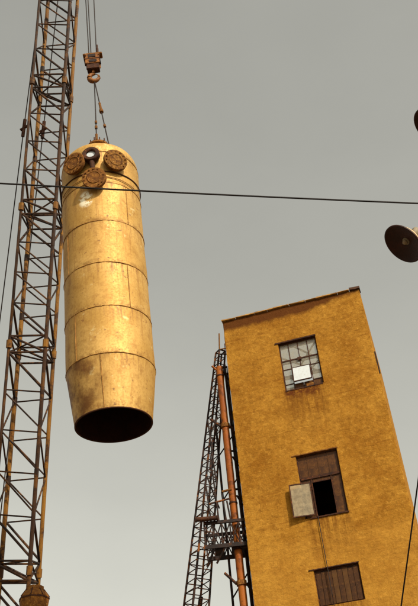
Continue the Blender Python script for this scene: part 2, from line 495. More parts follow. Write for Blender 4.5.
# metal flashing along the roof edge, buckled and tarred
xx = -.03; k = 0
lens = (.62, .85, .55, .95, .7, .48, .9, .5, .46)
while k < len(lens):
    L = lens[k]; x2 = min(xx + L, W_ + .04)
    dark = k == 8
    bm = bmesh.new()
    bm_box(bm, (L * .5 - .006, .12, .0), (x2 - xx - .012, .40, .034 if not dark else .085))
    for vv in bm.verts: vv.co.z += random.uniform(-.012, .018); vv.co.y += random.uniform(-.015, .01)
    bmesh.ops.subdivide_edges(bm, edges=bm.edges[:], cuts=1)
    for vv in bm.verts: vv.co.z += random.uniform(-.010, .010)
    link('coping', mesh_from(bm, 'coping'), MAT['coping_dark'] if dark else MAT['coping'], bld, (xx, 0, H_ + .036 + (.02 if dark else 0)))
    xx = x2; k += 1
for x0, dz in ((1.05, .05), (2.6, .06), (3.9, .045)):
    box('roof_scrap', (x0, .05, H_ + .055), (x0 + .22, .2, H_ + .055 + dz), MAT['rust_dark'], bld)
box('wall_bracket', (W_ - .001, .10, 18.75), (W_ + .05, .17, 19.75), MAT['dark_steel'], bld)

def frame_mesh(x0, x1, z0, z1, y, w, d):
    bm = bmesh.new()
    bm_box(bm, (x0 + w / 2, y, (z0 + z1) / 2), (w, d, z1 - z0))
    bm_box(bm, (x1 - w / 2, y, (z0 + z1) / 2), (w, d, z1 - z0))
    bm_box(bm, ((x0 + x1) / 2, y, z0 + w / 2), (x1 - x0 - 2 * w, d, w))
    bm_box(bm, ((x0 + x1) / 2, y, z1 - w / 2), (x1 - x0 - 2 * w, d, w))
    return mesh_from(bm, 'window')
def pane(x0, x1, z0, z1, y, mat, parent, name='pane', th=.008, tilt=0):
    o = box(name, (x0, y - th / 2, z0), (x1, y + th / 2, z1), mat, parent)
    o.rotation_euler = (tilt, 0, random.uniform(-.01, .01))
    return o
FY = .12
# top window: steel sash of many panes, pale vent in the middle
z0, z1 = WZ[2]
w1 = link('window', frame_mesh(WX0 + .004, WX1 - .004, z0 + .004, z1 - .004, FY, .045, .06), MAT['rust_dark'], bld)
tag(w1, 'steel sash window with many dusty panes and a pale vent')
cw = (WX1 - WX0) / 4
cx_ = [WX0 + cw * i for i in range(5)]
rz = [z1, 20.24, 19.83, 19.13, z0]
for i in (1, 2, 3):
    if i == 2:
        for a, b in ((rz[2], rz[0]), (rz[4], rz[3])):
            box('glazing_bar', (cx_[i] - .014, FY - .02, a + .046 * (b != z1)), (cx_[i] + .014, FY + .02, b - .046), MAT['rust_dark'], w1)
    else:
        box('glazing_bar', (cx_[i] - .017, FY - .022, z0 + .046), (cx_[i] + .017, FY + .022, z1 - .046), MAT['rust_dark'], w1)
for zc, th in ((rz[1], .028), (rz[2], .018), (rz[3], .018)):
    for i in range(4):
        if zc == rz[3] and i in (1, 2): continue
        box('glazing_bar', (cx_[i] + (.046 if i == 0 else .018), FY - .018, zc - th), (cx_[i + 1] - (.046 if i == 3 else .018), FY + .018, zc + th), MAT['rust_dark'], w1)
for r in range(4):
    for i in range(4):
        if r == 2 and i in (1, 2): continue
        a, b = rz[r + 1] + .02, rz[r] - .02
        if r == 3 and i in (1, 2, 3): m = MAT['brown_pane']
        else: m = MAT['glass']
        pane(cx_[i] + .02, cx_[i + 1] - .02, a + (.026 if r == 3 else 0), b - (.026 if r == 0 else 0), FY + .005, m, w1)
vs = pane(cx_[1] + .03, cx_[3] - .03, rz[3] - .02, rz[2] - .03, FY - .13, MAT['pale_panel'], w1, 'vent_sash', .03, rad(-9))
vz0, vz1, vxa, vxb = rz[3] - .02, rz[2] - .03, cx_[1] + .03, cx_[3] - .03
for a_, b_ in (((vxa - .01, vz0 - .012), (vxb + .01, vz0 + .018)), ((vxa - .01, vz1 - .01), (vxb + .01, vz1 + .016)), ((vxa - .012, vz0 + .02), (vxa + .016, vz1 - .012)), ((vxb - .016, vz0 + .02), (vxb + .012, vz1 - .012))):
    yo = lambda q: FY - .13 + ((vz0 + vz1) / 2 - q) * -math.sin(rad(9))
    ym = (yo(a_[1]) + yo(b_[1])) / 2
    o_ = box('vent_frame', (a_[0], ym - .025, a_[1]), (b_[0], ym + .025, b_[1]), MAT['rust_dark'], w1); o_.rotation_euler = (rad(-9), 0, 0)
box('latch', (cx_[2] - .09, FY - .07, rz[1] - .10), (cx_[2] + .07, FY - .022, rz[1] + .03), MAT['rust_dark'], w1)
box('latch', (cx_[2] + .10, FY - .11, z0 - .06), (cx_[2] + .38, FY - .045, z0 + .12), MAT['rust'], w1)
box('lintel', (WX0 - .13, -.035, z1 - .01), (WX1 + .03, .08, z1 + .05), MAT['rust_dark'], w1)
box('sill', (WX0 + .02, -.015, z0 - .05), (WX1 - .02, .10, z0 - .004), MAT['rust_dark'], w1)

# middle window: rust-filmed panes, one casement swung open against the wall
z0, z1 = WZ[1]
w2 = link('window', frame_mesh(WX0 + .004, WX1 - .004, z0 + .004, z1 - .004, FY, .045, .06), MAT['rust_dark'], bld)
tag(w2, 'rust filmed window with one casement swung open beside a black gap')
zt = 15.03; vx0, vx1 = 2.64, 3.38
box('glazing_bar', (WX0 + .05, FY - .05, zt - .05), (WX1 - .05, FY + .03, zt + .05), MAT['rust_dark'], w2)
for i in (1, 2, 3):
    box('glazing_bar', (cx_[i] - .012, FY - .015, zt + .052), (cx_[i] + .012, FY + .015, z1 - .05), MAT['brown_pane'], w2)
for i in range(4):
    pane(cx_[i] + .014, cx_[i + 1] - .014, zt + .054, z1 - .052, FY + .006, MAT['brown_pane'], w2)
for x in (vx0, vx1):
    box('glazing_bar', (x - .022, FY - .03, z0 + .05), (x + .022, FY + .03, zt - .052), MAT['rust_dark'], w2)
box('glazing_bar', (vx0 + .024, FY - .022, 14.83), (vx1 - .024, FY + .022, 14.88), MAT['rust_dark'], w2)
pane(vx0 + .026, vx1 - .026, 14.885, zt - .054, FY + .004, MAT['brown_pane'], w2)
pane(WX0 + .052, vx0 - .025, z0 + .052, zt - .054, FY + .004, MAT['brown_pane'], w2)
pane(vx1 + .025, WX1 - .052, z0 + .052, zt - .054, FY + .004, MAT['brown_pane'], w2)
# casement: hinged at vx0, swung outwards
def casement():
    wd, ht = .80, 1.27
    bm = bmesh.new(); w, d = .04, .04
    bm_box(bm, (w / 2, 0, ht / 2), (w, d, ht)); bm_box(bm, (wd - w / 2, 0, ht / 2), (w, d, ht))
    bm_box(bm, (wd / 2, 0, w / 2), (wd - 2 * w, d, w)); bm_box(bm, (wd / 2, 0, ht - w / 2), (wd - 2 * w, d, w))
    bm_box(bm, (wd - .08, -.05, .45), (.03, .08, .03))
    return mesh_from(bm, 'casement'), wd, ht
cm, wd, ht = casement()
cs = link('casement', cm, MAT['rust_dark'], w2, (vx0 - .03, -.06, 13.53))
cs.rotation_euler = (0, 0, rad(-172))
tag(cs, 'open casement with a pale dusty pane')
bm = bmesh.new()
bm_box(bm, (wd / 2, 0, ht / 2), (wd - .084, .006, ht - .084))
pm = mesh_from(bm, 'casement_pane'); pm.materials.append(MAT['glass_pale'])
cm.materials.append(MAT['glass_pale'])
bm = bmesh.new(); bm.from_mesh(cm); n0 = len(bm.faces); bm.from_mesh(pm)
bm.faces.ensure_lookup_table()
for f_ in bm.faces[n0:]: f_.material_index = 1
bm.to_mesh(cm); bm.free(); bpy.data.meshes.remove(pm)
for z in (13.75, 14.55):
    beam('hinge_arm', (vx0 - .02, FY - .03, z), (vx0 - .05, -.06, z), .03, .03, MAT['rust_dark'], w2)
box('lintel', (WX0 - .15, -.025, z1 - .005), (WX1 + .05, .07, z1 + .035), MAT['rust'], w2)
box('sill', (WX0 + .2, -.04, z0 - .05), (WX1 + .03, .10, z0 - .004), MAT['rust_dark'], w2)

# lowest window: boarded with upright planks
z0, z1 = WZ[0]
w3 = link('window', frame_mesh(WX0 + .004, WX1 - .004, z0 + .004, z1 - .004, FY, .045, .06), MAT['rust_dark'], bld)
tag(w3, 'window boarded up with dark upright planks')
npl = 8; pw = (WX1 - WX0 - .09) / npl
for i in range(npl):
    xa = WX0 + .045 + i * pw
    o = box('plank', (xa + .008, FY - .05 + random.uniform(-.012, .012), z0 + .05), (xa + pw - .006, FY - .02, z1 - random.uniform(.05, .09)), MAT['board_pale'] if i in (3, 5) else MAT['board'], w3)
box('plank', (WX0 + .05, FY - .018, z0 + .05), (WX1 - .05, FY + .01, z1 - .05), MAT['dark_steel'], w3)
box('lintel', (WX0 - .16, -.025, z1 - .005), (WX1 + .03, .07, z1 + .03), MAT['rust_dark'], w3)

# rope hanging from the middle window over the boarded one
mw = bld.matrix_basis if False else Matrix.Translation(bld.location) @ Matrix.Rotation(rad(-13.5), 4, 'Z')
def B2W(x, y, z): return mw @ Vector((x, y, z))
rp = [B2W(2.70 + .012 * math.sin(z * 1.3) + .004 * (13.5 - z), -.062 if z < 13.6 else -.03, z) for z in [13.50 - .35 * i for i in range(20)]]
tag(sweep('hanging_rope', rp, .013, MAT['rope']), 'thin brown rope hanging from the middle window past the boarded window', 'rope')

# ------------------------------------------------------------------ the hanging steel vessel
TP = Vector((-3.051, 20.66, 15.1))
TA = Vector((-.031, -.052, 0)); TA.z = math.sqrt(1 - TA.length_squared)
tu = Vector((0, 1, 0)).cross(TA).normalized(); tv = TA.cross(tu)
TM = Matrix((tu, tv, TA)).transposed().to_4x4(); TM.translation = TP
ves = empty('steel_vessel'); ves.matrix_world = TM
tag(ves, 'long gold brown cylindrical steel vessel hanging from the crane hook, open at bottom', 'vessel')
RV, TH = 1.30, .03
def course(z0, z1, r0, r1, mat, seed, inner=True):
    n = max(3, int((z1 - z0) / .12)); pr = []
    for i in range(n + 1):
        t = i / n; pr.append((r0 + (r1 - r0) * t, z0 + (z1 - z0) * t))
    inn = [(r - TH, z) for r, z in reversed(pr)]
    o = lathe('shell_course', pr + inn, mat, ves, 96, True, 35, .012, seed=seed)
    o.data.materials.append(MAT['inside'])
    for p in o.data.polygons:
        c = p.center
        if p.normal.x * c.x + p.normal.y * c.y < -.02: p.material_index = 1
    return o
course(-1.60, -.004, 1.095, RV, VES[0], 1)
seams = [0, 1.60, 3.19, 4.82, 6.42, 7.80]
for i in range(5): course(seams[i] + .004, seams[i + 1] - .004, RV, RV, VES[i + 1], 2 + i)
# domed head
pr = []
for i in range(21):
    el = math.pi / 2 * i / 20
    pr.append((RV * max(0, math.cos(el)) ** (2 / 2.8) if i < 20 else 0, 7.804 + .85 * math.sin(el) ** (2 / 2.8)))
lathe('domed_head', pr, VES[6], ves, 96, False, 60, .01, seed=9)
def weld(z, r, w=.020, mat=None):
    n = 120; bm = bmesh.new(); rings = []
    for k in range(n):
        a = 2 * math.pi * k / n; c = Vector((r * math.cos(a), r * math.sin(a), z + random.uniform(-.006, .006)))
        rr = w * random.uniform(.75, 1.25); ring = []
        for j in range(6):
            b = 2 * math.pi * j / 6
            ring.append(bm.verts.new(c + Vector((math.cos(a) * rr * math.cos(b), math.sin(a) * rr * math.cos(b), rr * math.sin(b)))))
        rings.append(ring)
    for k in range(n):
        A, B = rings[k], rings[(k + 1) % n]
        for j in range(6): bm.faces.new((A[j], B[j], B[(j + 1) % 6], A[(j + 1) % 6]))
    return link('weld_seam', mesh_from(bm, 'weld_seam', True), mat or MAT['seam'], ves)
for z in (0, 1.60, 3.19, 4.82): weld(z, RV + .001, .016)
weld(6.42, RV + .002, .013); weld(7.80, RV + .002, .013)
lathe('rim', [(1.095 + .006, -1.60), (1.095 + .006, -1.625), (1.06, -1.625), (1.06, -1.60)], MAT['rust_dark'], ves, 96, True)
def vseam(az, z0, z1, r0, r1):
    a = rad(az - 90)
    pts = [(math.cos(a) * (r0 + (r1 - r0) * t), math.sin(a) * (r0 + (r1 - r0) * t), z0 + (z1 - z0) * t) for t in [i / 10 for i in range(11)]]
    sweep('weld_seam', pts, [.014 * random.uniform(.8, 1.25) for _ in pts], MAT['seam'], ves, 6)
vseam(-5, -1.58, -.03, 1.10, RV + .003)
vseam(38, 1.63, 3.16, RV + .003, RV + .003)
vseam(-40, .03, 1.57, RV + .003, RV + .003)
vseam(-52, 3.22, 4.79, RV + .003, RV + .003)
vseam(45, 4.85, 6.39, RV + .003, RV + .003)
# rusty flanged nozzles round the shoulder
def nozzle(az, t, r, stand, tiltdown=0, blind=True, name='nozzle', mk='rust', skip=()):
    a = rad(az - 90)
    ax = Vector((math.cos(a) * math.cos(tiltdown), math.sin(a) * math.cos(tiltdown), -math.sin(tiltdown)))
    face = Vector((math.cos(a) * (RV + stand), math.sin(a) * (RV + stand), t))
    q = ax.to_track_quat('Z', 'Y')
    nk = lathe(name, [(r * .62, -stand - .35), (r * .62, -.09), (r * .56, -.09), (r * .56, -stand - .35)], MAT[mk], ves, 40, True)
    nk.location = face; nk.rotation_mode = 'QUATERNION'; nk.rotation_quaternion = q
    if blind:
        pf = [(0, 0.0), (r * .48, 0.004), (r * .55, .022), (r * .62, .0), (r * .97, 0), (r, -.015), (r, -.055), (r * .96, -.06), (r * .96, -.066), (r, -.072), (r, -.115), (r * .6, -.125)]
    else:
        pf = [(r * .52, -.02), (r * .52, .03), (r * .62, .05), (r * .92, .05), (r, .02), (r, -.13), (r * .5, -.14), (r * .5, -.02)]
    fl = lathe('flange', pf, MAT[mk], nk, 48, not blind, 30)
    nb = 14
    bm = bmesh.new()
    bmesh.ops.create_cone(bm, cap_ends=True, segments=6, radius1=.026, radius2=.026, depth=.19)
    bme = mesh_from(bm, 'bolt'); bme.materials.append(MAT['rust'])
    for k in range(nb):
        if k in skip: continue
        b = 2 * math.pi * (k + .5) / nb
        o = bpy.data.objects.new('bolt', bme); col.objects.link(o); o.parent = nk
        o.location = (r * .82 * math.cos(b), r * .82 * math.sin(b), -.055 + random.uniform(-.03, .012))
    return nk
nozzle(-26, 7.32, .40, .25, rad(6), skip=(2, 7, 8))
nozzle(27.6, 7.26, .40, .25, rad(7), skip=(4, 11), mk='rust_b')
nozzle(0, 6.38, .39, .30, rad(9), skip=(1, 9, 10, 13))
nn = nozzle(-3, 7.52, .29, .20, 0, False, mk='rust_dark')
lathe('sky_disc', [(0, -.03), (.15, -.03), (.15, -.06), (0, -.06)], MAT['pale_panel'], nn, 32)  # pale disc: bright sky in the nozzle hole put into its colour
bar('drain_pipe', (-.07, -1.43, 7.30), (-.03, -1.45, 6.72), .085, MAT['rust_dark'], ves, 16)
# lifting plate on the crown, with studs standing on it
tf = lathe('lifting_plate', [(.10, 8.45), (.10, 9.22), (.36, 9.22), (.38, 9.24), (.38, 9.31), (.36, 9.33), (0, 9.33)], MAT['rust'], ves, 40)
bm = bmesh.new(); bmesh.ops.create_cone(bm, cap_ends=True, segments=8, radius1=.026, radius2=.02, depth=.24)
sme = mesh_from(bm, 'stud'); sme.materials.append(MAT['rust_dark'])
for k in range(10):
    b = 2 * math.pi * k / 10
    o = bpy.data.objects.new('stud', sme); col.objects.link(o); o.parent = tf
    o.location = (.30 * math.cos(b), .30 * math.sin(b), 9.39 + random.uniform(-.02, .05))
# wire rope lashed round the shoulder
def TW(x, y, z): return TM @ Vector((x, y, z))
for (z, dz, r, nm) in ((6.93, .05, RV + .022, 'band'),):
    pts = [(r * math.cos(a), r * math.sin(a), z + dz * math.sin(a * 1)) for a in [2 * math.pi * k / 90 for k in range(91)]]
    sweep('lashing_rope', pts, .020, MAT['rust_dark'], ves, 6)
pts = []
for k in range(60):
    a = rad(-90 - 62 + 124 * k / 59)
    pts.append(((RV + .03) * math.cos(a), (RV + .03) * math.sin(a), 6.60 + .10 * math.cos((k / 59 - .5) * 3.1) - .05))
sweep('lashing_rope', pts, .015, MAT['seam'], ves, 6)

# ------------------------------------------------------------------ hook block, slings and hoist ropes
hb = empty('hook_block'); HM = TM.copy(); HM.translation = TW(-.03, 0, 13.30); HM = HM @ Matrix.Diagonal((.82, .82, .88, 1)); hb.matrix_world = HM
tag(hb, 'rusty orange crane hook block above the hanging vessel', 'hook block')
def hbox(nm, lo, hi, mat, bev=.02): return box(nm, lo, hi, mat, hb, bev)
hbox('cheek_plate', (-.34, -.20, .40), (.34, -.15, 1.02), MAT['hook'])
hbox('cheek_plate', (-.34, .15, .40), (.34, .20, 1.02), MAT['hook'])
hbox('top_bar', (-.44, -.17, 1.02), (.46, .17, 1.12), MAT['rust'])
hbox('dark_slot', (-.20, -.225, .78), (.16, -.18, .97), MAT['dark_steel'], .01)  # dark plates on the cheek, shade of the open slots put into colour
hbox('dark_slot', (-.16, -.225, .46), (.20, -.18, .62), MAT['dark_steel'], .01)
hbox('mid_bar', (-.40, -.215, .66), (.36, .215, .74), MAT['rust_dark'])
hbox('yoke', (-.28, -.17, .10), (.30, .17, .40), MAT['rust_dark'])
for x in (-.16, .16):
    s = lathe('sheave', [(.06, -.05), (.26, -.05), (.22, 0), (.26, .05), (.06, .05)], MAT['rust_dark'], hb, 32, True)
    s.location = (x * .5, x * .35, .76); s.rotation_euler = (rad(90), 0, 0)
bar('bolt', (-.3, -.24, .9), (-.3, .24, .9), .03, MAT['rust_dark'], hb)
bar('bolt', (.3, -.24, .9), (.3, .24, .9), .03, MAT['rust_dark'], hb)
hk = [(0, 0, .16), (0, 0, -.02), (.02, 0, -.12)]
rr = [.085, .075, .08]
for k in range(17):
    a = rad(100 + 305 * k / 16)
    hk.append((.02 + .225 * math.cos(a), 0, -.345 + .225 * math.sin(a)))
    rr.append(.075 + .045 * math.sin(math.pi * min(1, k / 12)) if k < 13 else .095 - .018 * (k - 12))
sweep('hook', hk, rr, MAT['hook'], hb, 12)
bar('safety_latch', (.16, 0, -.16), (.02, 0, -.10), .02, MAT['rust_dark'], hb)

def rope_thing(name, pts, r, label, cat, group=None):
    root = empty(name, pts[0])
    tag(root, label, cat, group)
    w = [Vector(p) - Vector(pts[0]) for p in pts]
    sweep('strand', w, r, MAT['rope'], root)
    return root, w
hook_low = HM @ Vector((.02, 0, -.50))
def sling(name, end, label, marks):
    root, w = rope_thing(name, [hook_low, end], .022, label, 'sling', None)
    for t, r, ln in marks:
        c = w[0].lerp(w[1], t); d = (w[1] - w[0]).normalized()
        bar('clip', c - d * ln / 2, c + d * ln / 2, r, MAT['rust'], root)
    return root
sling('sling_rope', TW(-.02, -.24, 9.34), 'wire sling from the hook straight down to the lifting plate', [(.70, .045, .12), (.78, .05, .13), (.93, .045, .3)])
sling('sling_rope', TW(.47, -.62, 8.48), 'slanting wire sling from the hook to the vessel shoulder', [(.40, .045, .40), (.47, .075, .14), (.68, .05, .12)])
tip = Vector((-4.251, 18.648, 53.727))
for (x, y, lb) in ((-.16, -.05, 'p'), (-.08, .10, 'p'), (.19, -.02, '')):
    a_ = HM @ Vector((x, y, .85)); b_ = tip + tu * x * 1.6 + tv * y
    o, w = rope_thing('hoist_rope', [a_, b_], .021, 'one of two paired hoist ropes running up from the hook block' if lb else 'single hoist rope running up from the socket on the hook block', 'rope', 'hoist ropes over the hook block' if lb else None)
o = empty('rope_socket', HM @ Vector((.24, -.02, 1.12))); o.rotation_euler = HM.to_euler()
tag(o, 'dark wedge socket where the single hoist rope meets the hook block', 'socket')
bar('socket_body', (0, 0, 0), (0, 0, .34), .05, MAT['rust_dark'], o)
bar('socket_neck', (0, 0, .34), (0, 0, .55), .032, MAT['rust_dark'], o)

# ------------------------------------------------------------------ the lattice boom crane
BB = Vector((-8.118, 30.185, 12.13)); BD = (tip - BB).normalized(); BL = (tip - BB).length
OFF = [Vector((-.729, -.711, -.129)), Vector((-.717, .688, .258)), Vector((.729, .711, .129)), Vector((.717, -.688, -.258))]  # A near-left, B far-left, D far-right, C near-right
crane = empty('crawler_crane', (BB - BD * 12.6).to_tuple()[:2] + (0,))
tag(crane, 'tall rust orange lattice boom crane standing behind the hanging vessel', 'crane')
CO = Vector(crane.location)
def bp(c, t, k=1.0): return BB + BD * t + OFF[c] * k - CO
joints = [-9.6, -4.6, .96, 9.50, 15.60, 21.95, 28.2, 34.4, 40.2]
def seg(nm, a, b, r, m, par, base): return bar(nm, a - base, b - base, r, m, par, 8)
for si in range(len(joints) - 1):
    t0, t1 = joints[si], joints[si + 1]
    base = BB + BD * t0 - CO
    sec = empty('boom_section', base); sec.parent = crane
    for c in range(4):
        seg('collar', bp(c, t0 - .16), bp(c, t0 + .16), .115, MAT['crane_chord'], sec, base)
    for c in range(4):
        seg('chord', bp(c, t0), bp(c, t1), (.060, .090, .080, .078)[c], MAT['crane_chord'] if c in (1, 2) else MAT['crane_chord_shaded'], sec, base)
    for c in range(4):
        d_ = (c + 1) % 4
        seg('end_strut', bp(c, t0 + .34), bp(d_, t0 + .34), .042, MAT['crane_brace'], sec, base)
        if si: seg('end_strut', bp(c, t0 - .34), bp(d_, t0 - .34), .042, MAT['crane_brace'], sec, base)
    n = max(2, round((t1 - t0 - .68) / 1.45)); h = (t1 - t0 - .68) / n
    for j in range(n):
        ta, tb = t0 + .34 + h * j, t0 + .34 + h * (j + 1)
        first, last = j == 0, j == n - 1
        for c in range(4):
            d_ = (c + 1) % 4
            wide = c in (1, 3)          # B-D and C-A faces, the broad faces seen here
            r = .048 if (first or last) else .034
            jit = random.uniform(-.07, .07)
            if wide:
                if c == 1: seg('brace', bp(1, tb + jit), bp(2, ta + .12), r, MAT['crane_brace'], sec, base)
                else: seg('brace', bp(0, tb + jit), bp(3, ta + .12), r, MAT['crane_brace'], sec, base)
                if not last:
                    seg('gusset', bp(c, tb - .16), bp(c, tb + .14), .10 if c == 1 else .085, MAT['crane_brace'], sec, base) if (j + si) % 2 else None
                    seg('brace', bp(c, tb - .06), bp(d_, tb + .06), .031, MAT['crane_brace'], sec, base)
            else:
                if (j + c // 2) % 2: seg('brace', bp(c, ta), bp(d_, tb), r, MAT['crane_brace'], sec, base)
                else: seg('brace', bp(c, tb), bp(d_, ta), r, MAT['crane_brace'], sec, base)
    if si:
        for c in range(4):
            d_ = (c + 1) % 4
            if c == 3: seg('end_brace', bp(0, t0 + .34), bp(3, t0 - .34), .048, MAT['crane_brace'], sec, base)
            elif c == 1: seg('end_brace', bp(1, t0 + .34), bp(2, t0 - .34), .048, MAT['crane_brace'], sec, base)
            else:
                seg('end_brace', bp(c, t0 + .34), bp(d_, t0 - .34), .040, MAT['crane_brace'], sec, base)
                seg('end_brace', bp(d_, t0 + .34), bp(c, t0 - .34), .040, MAT['crane_brace'], sec, base)
    # heavy end diagonals inside the section
    seg('cross_brace', bp(1, t0 + .34), bp(3, t0 + .34), .035, MAT['crane_brace'], sec, base)
    if si: seg('cross_brace', bp(0, t0 - .34), bp(2, t0 - .34), .035, MAT['crane_brace'], sec, base)
# tapered head
base = BB + BD * joints[-1] - CO
bm = bmesh.new(); bm_box(bm, (0, 0, 0), (.5, .5, .5))
head = link('boom_head', mesh_from(bm, 'boom_head'), MAT['crane_chord'], crane, tip - CO)
for c in range(4):
    bar('chord', bp(c, joints[-1]) - (tip - CO), OFF[c] * .25, .07, MAT['crane_chord'], head)
s = lathe('sheave', [(.08, -.12), (.5, -.12), (.42, 0), (.5, .12), (.08, .12)], MAT['rust_dark'], head, 36, True); s.rotation_euler = (0, rad(90), 0)
# boom foot and machine
foot = BB + BD * joints[0] - CO
fm = box('boom_foot', (foot.x - .75, foot.y - .6, 0.9), (foot.x + .75, foot.y + .6, foot.z + .1), MAT['crane_body'], crane)
box('machine_house', (-1.6, -.2, 1.05), (1.6, 5.2, 3.2), MAT['crane_body'], crane, .06)
for x in (-2.2, 2.2):
    box('track', (x - .4, -2.6, 0), (x + .4, 3.4, 1.0), MAT['track'], crane, .25)
box('car_body', (-1.9, -1.0, .35), (1.9, 2.2, .95), MAT['track'], crane)
# pendant lines from the boom head back to the gantry
for pts in (((-6.966, 24.185, 39.578), (-8.011, 26.657, 33.567), (-9.215, 29.594, 26.66)), ((-6.021, 24.068, 39.929), (-7.092, 26.754, 33.396), (-8.004, 29.089, 27.889))):
    p = [Vector(q) for q in pts]
    lo = p[2] + (p[2] - p[1]).normalized() * 20
    base = p[1] - CO
    top = tip + (p[0] - p[1]) * .02
    pl = sweep('pendant_line', [top - CO - base, p[0] - CO - base, p[1] - CO - base, p[2] - CO - base, lo - CO - base], .026, MAT['rope'], crane)
    pl.location = base
    d = (p[0] - p[1]).normalized()
    bar('pendant_link', -d * .45, d * .45, .085, MAT['rust_dark'], pl)
    bar('pendant_pin', -d * .1 - Vector((.16, 0, 0)), d * .1 + Vector((.16, 0, 0)), .07, MAT['rust_dark'], pl)
    beam('gantry_leg', lo - CO, (0.4 if pts[0][0] > -6.5 else -.4, 4.4, 3.2), .14, .14, MAT['crane_body'], crane)

# ------------------------------------------------------------------ rusty vent stack below the boom
SX, SY, SZ = -6.72, 27.70, 11.45
st = empty('vent_stack', (SX, SY, 0))
tag(st, 'rusty octagonal vent stack rising beside the foot of the crane boom', 'vent stack')
lathe('stack_cowl', [(0, SZ + .17), (.30, SZ + .17), (.31, SZ + .02), (.36, SZ), (.49, SZ - .17), (.50, SZ - .30), (.46, SZ - .52), (.34, SZ - .85), (.34, SZ - 1.2)], MAT['rust'], st, 8, False, 20)
lathe('stack_pipe', [(.33, SZ - 1.1), (.33, 0)], MAT['rust'], st, 24, False)
for k in range(8):
    a = 2 * math.pi * k / 8
    bar('rib', (.50 * math.cos(a), .50 * math.sin(a), SZ - .20), (.31 * math.cos(a), .31 * math.sin(a), SZ + .06), .022, MAT['rust_dark'], st)
lathe('cowl_band', [(.49, SZ - .22), (.515, SZ - .22), (.515, SZ - .27), (.49, SZ - .27)], MAT['rust_dark'], st, 8, True, 20)

# ------------------------------------------------------------------ orange pipe beside the building
PX, PY, PK = .1555, 29.83, .904
pipe = empty('vent_pipe', (PX, PY, .163)); pipe.scale = (PK, PK, PK)
tag(pipe, 'upright orange painted pipe running up beside the ochre building', 'pipe')
lathe('pipe_shell', [(.158, -.18), (.158, 22.95), (.14, 22.95), (.14, 22.0)], MAT['orange_pipe'], pipe, 32)
for z in (19.85, 12.85):
    lathe('collar', [(.15, z - .09), (.205, z - .09), (.205, z + .09), (.15, z + .09)], MAT['rust'], pipe, 32, True)
    for sgn in (-1, 1):
        bar('stay', (sgn * .2, 0, z), (sgn * .62, .25, z - .75 if sgn > 0 else z + .55), .055, MAT['dark_steel'] if sgn > 0 else MAT['mast_steel'], pipe)
for z in (22.45, 16.2):
    lathe('collar', [(.15, z - .03), (.18, z - .03), (.18, z + .03), (.15, z + .03)], MAT['rust_dark'], pipe, 32, True)
bar('stay', (-.05, 0, 22.7), (-.33, -.1, 23.0), .05, MAT['orange_pipe'], pipe)

# dark steel tower between pipe and building carrying the pipe, with a braced platform
tw = empty('support_tower', (PX, PY, .163)); tw.scale = (PK, PK, PK)
tag(tw, 'dark steel support tower with braced platform wrapped round the orange pipe', 'tower')
posts = [(.36, .20), (.36, .95), (-.42, .95)]
for i, (x, y) in enumerate(posts):
    bar('post', (x, y, -.18), (x - (.10 if i == 0 else .0), y, 23.2 if i < 2 else 20.6), .052, MAT['dark_steel'], tw)
zl = [10.5 + 1.05 * i for i in range(13)]
for i in range(len(zl) - 1):
    a, b = zl[i], zl[i + 1]
    bar('brace', (.36, .20, a), (.36, .95, b), .032, MAT['dark_steel'], tw)
    bar('brace', (.36, .20, b), (.36, .95, b), .03, MAT['dark_steel'], tw)
    if b < 20.6 and i % 2 == 0: bar('brace', (-.42, .95, a), (.36, .95, b), .03, MAT['dark_steel'], tw)
for z in (23.05, 18.7, 16.9):
    bar('clamp_arm', (-.02, .17, z), (.36, .20, z), .045, MAT['dark_steel'], tw)
    bar('clamp_arm', (.17, 0, z - .35), (.40, .2, z - .75), .04, MAT['dark_steel'], tw)
box('junction_box', (.24, .12, 18.15), (.47, .35, 18.62), MAT['dark_steel'], tw, .02)
# platform
for y in (-.35, .95):
    beam('platform_beam', (-1.30, y, 14.30), (.52, y, 14.30), .10, .16, MAT['dark_steel'], tw)
    beam('platform_beam', (-1.30, y, 15.30), (.55, y, 15.30), .10, .12, MAT['dark_steel'], tw)
for k in range(6):
    x = -1.28 + k * .35
    for y in (-.35, .95):
        bar('platform_strut', (x, y, 14.36), (x, y, 15.26), .032, MAT['dark_steel'], tw)
        if k < 5:
            bar('platform_strut', (x, y, 14.36), (x + .35, y, 15.26), .026, MAT['dark_steel'], tw)
            bar('platform_strut', (x, y, 15.26), (x + .35, y, 14.36), .026, MAT['dark_steel'], tw)
    if k in (1, 3, 4):
        box('deck_plank', (x + .01, -.28, 14.19), (x + .34, .40 if -.35 < x < .1 or True else .9, 14.23), MAT['dark_steel'], tw)
bar('knee_brace', (-.92, -.35, 14.22), (-1.30, .0, 13.65), .045, MAT['dark_steel'], tw)
bar('knee_brace', (-.50, -.35, 14.22), (-.9, -.1, 13.7), .04, MAT['dark_steel'], tw)
for x, zz in ((-.98, 16.9), (-.66, 17.6), (-.36, 16.6), (-.18, 16.2)):
    bar('guard_post', (x, -.30, 15.36), (x - .08, -.30, zz), .035, MAT['dark_steel'], tw)
bar('guard_rail', (-1.0, -.30, 16.15), (-.1, -.30, 16.30), .04, MAT['mast_steel'], tw)
bar('guard_rail', (-.42, -.33, 16.62), (-.02, -.33, 16.68), .05, MAT['rust'], tw)
for a, b in (((-1.0, 17.5), (-.6, 16.0)), ((-.72, 18.2), (-.98, 16.6)), ((-.6, 19.3), (-.85, 17.8)), ((-.62, 19.6), (-.3, 20.3)), ((-.75, 20.2), (-.62, 17.0))):
    bar('brace', (a[0], -.1, a[1]), (b[0], -.1, b[1]), .034, MAT['dark_steel'], tw)
dr = empty('winch_drum', (-1.293, 29.335, 14.103)); dr.scale = (PK, PK, PK); dr.rotation_euler = (0, 0, rad(2))
tag(dr, 'rusty orange cable drum lying along the edge of the dark platform', 'drum')
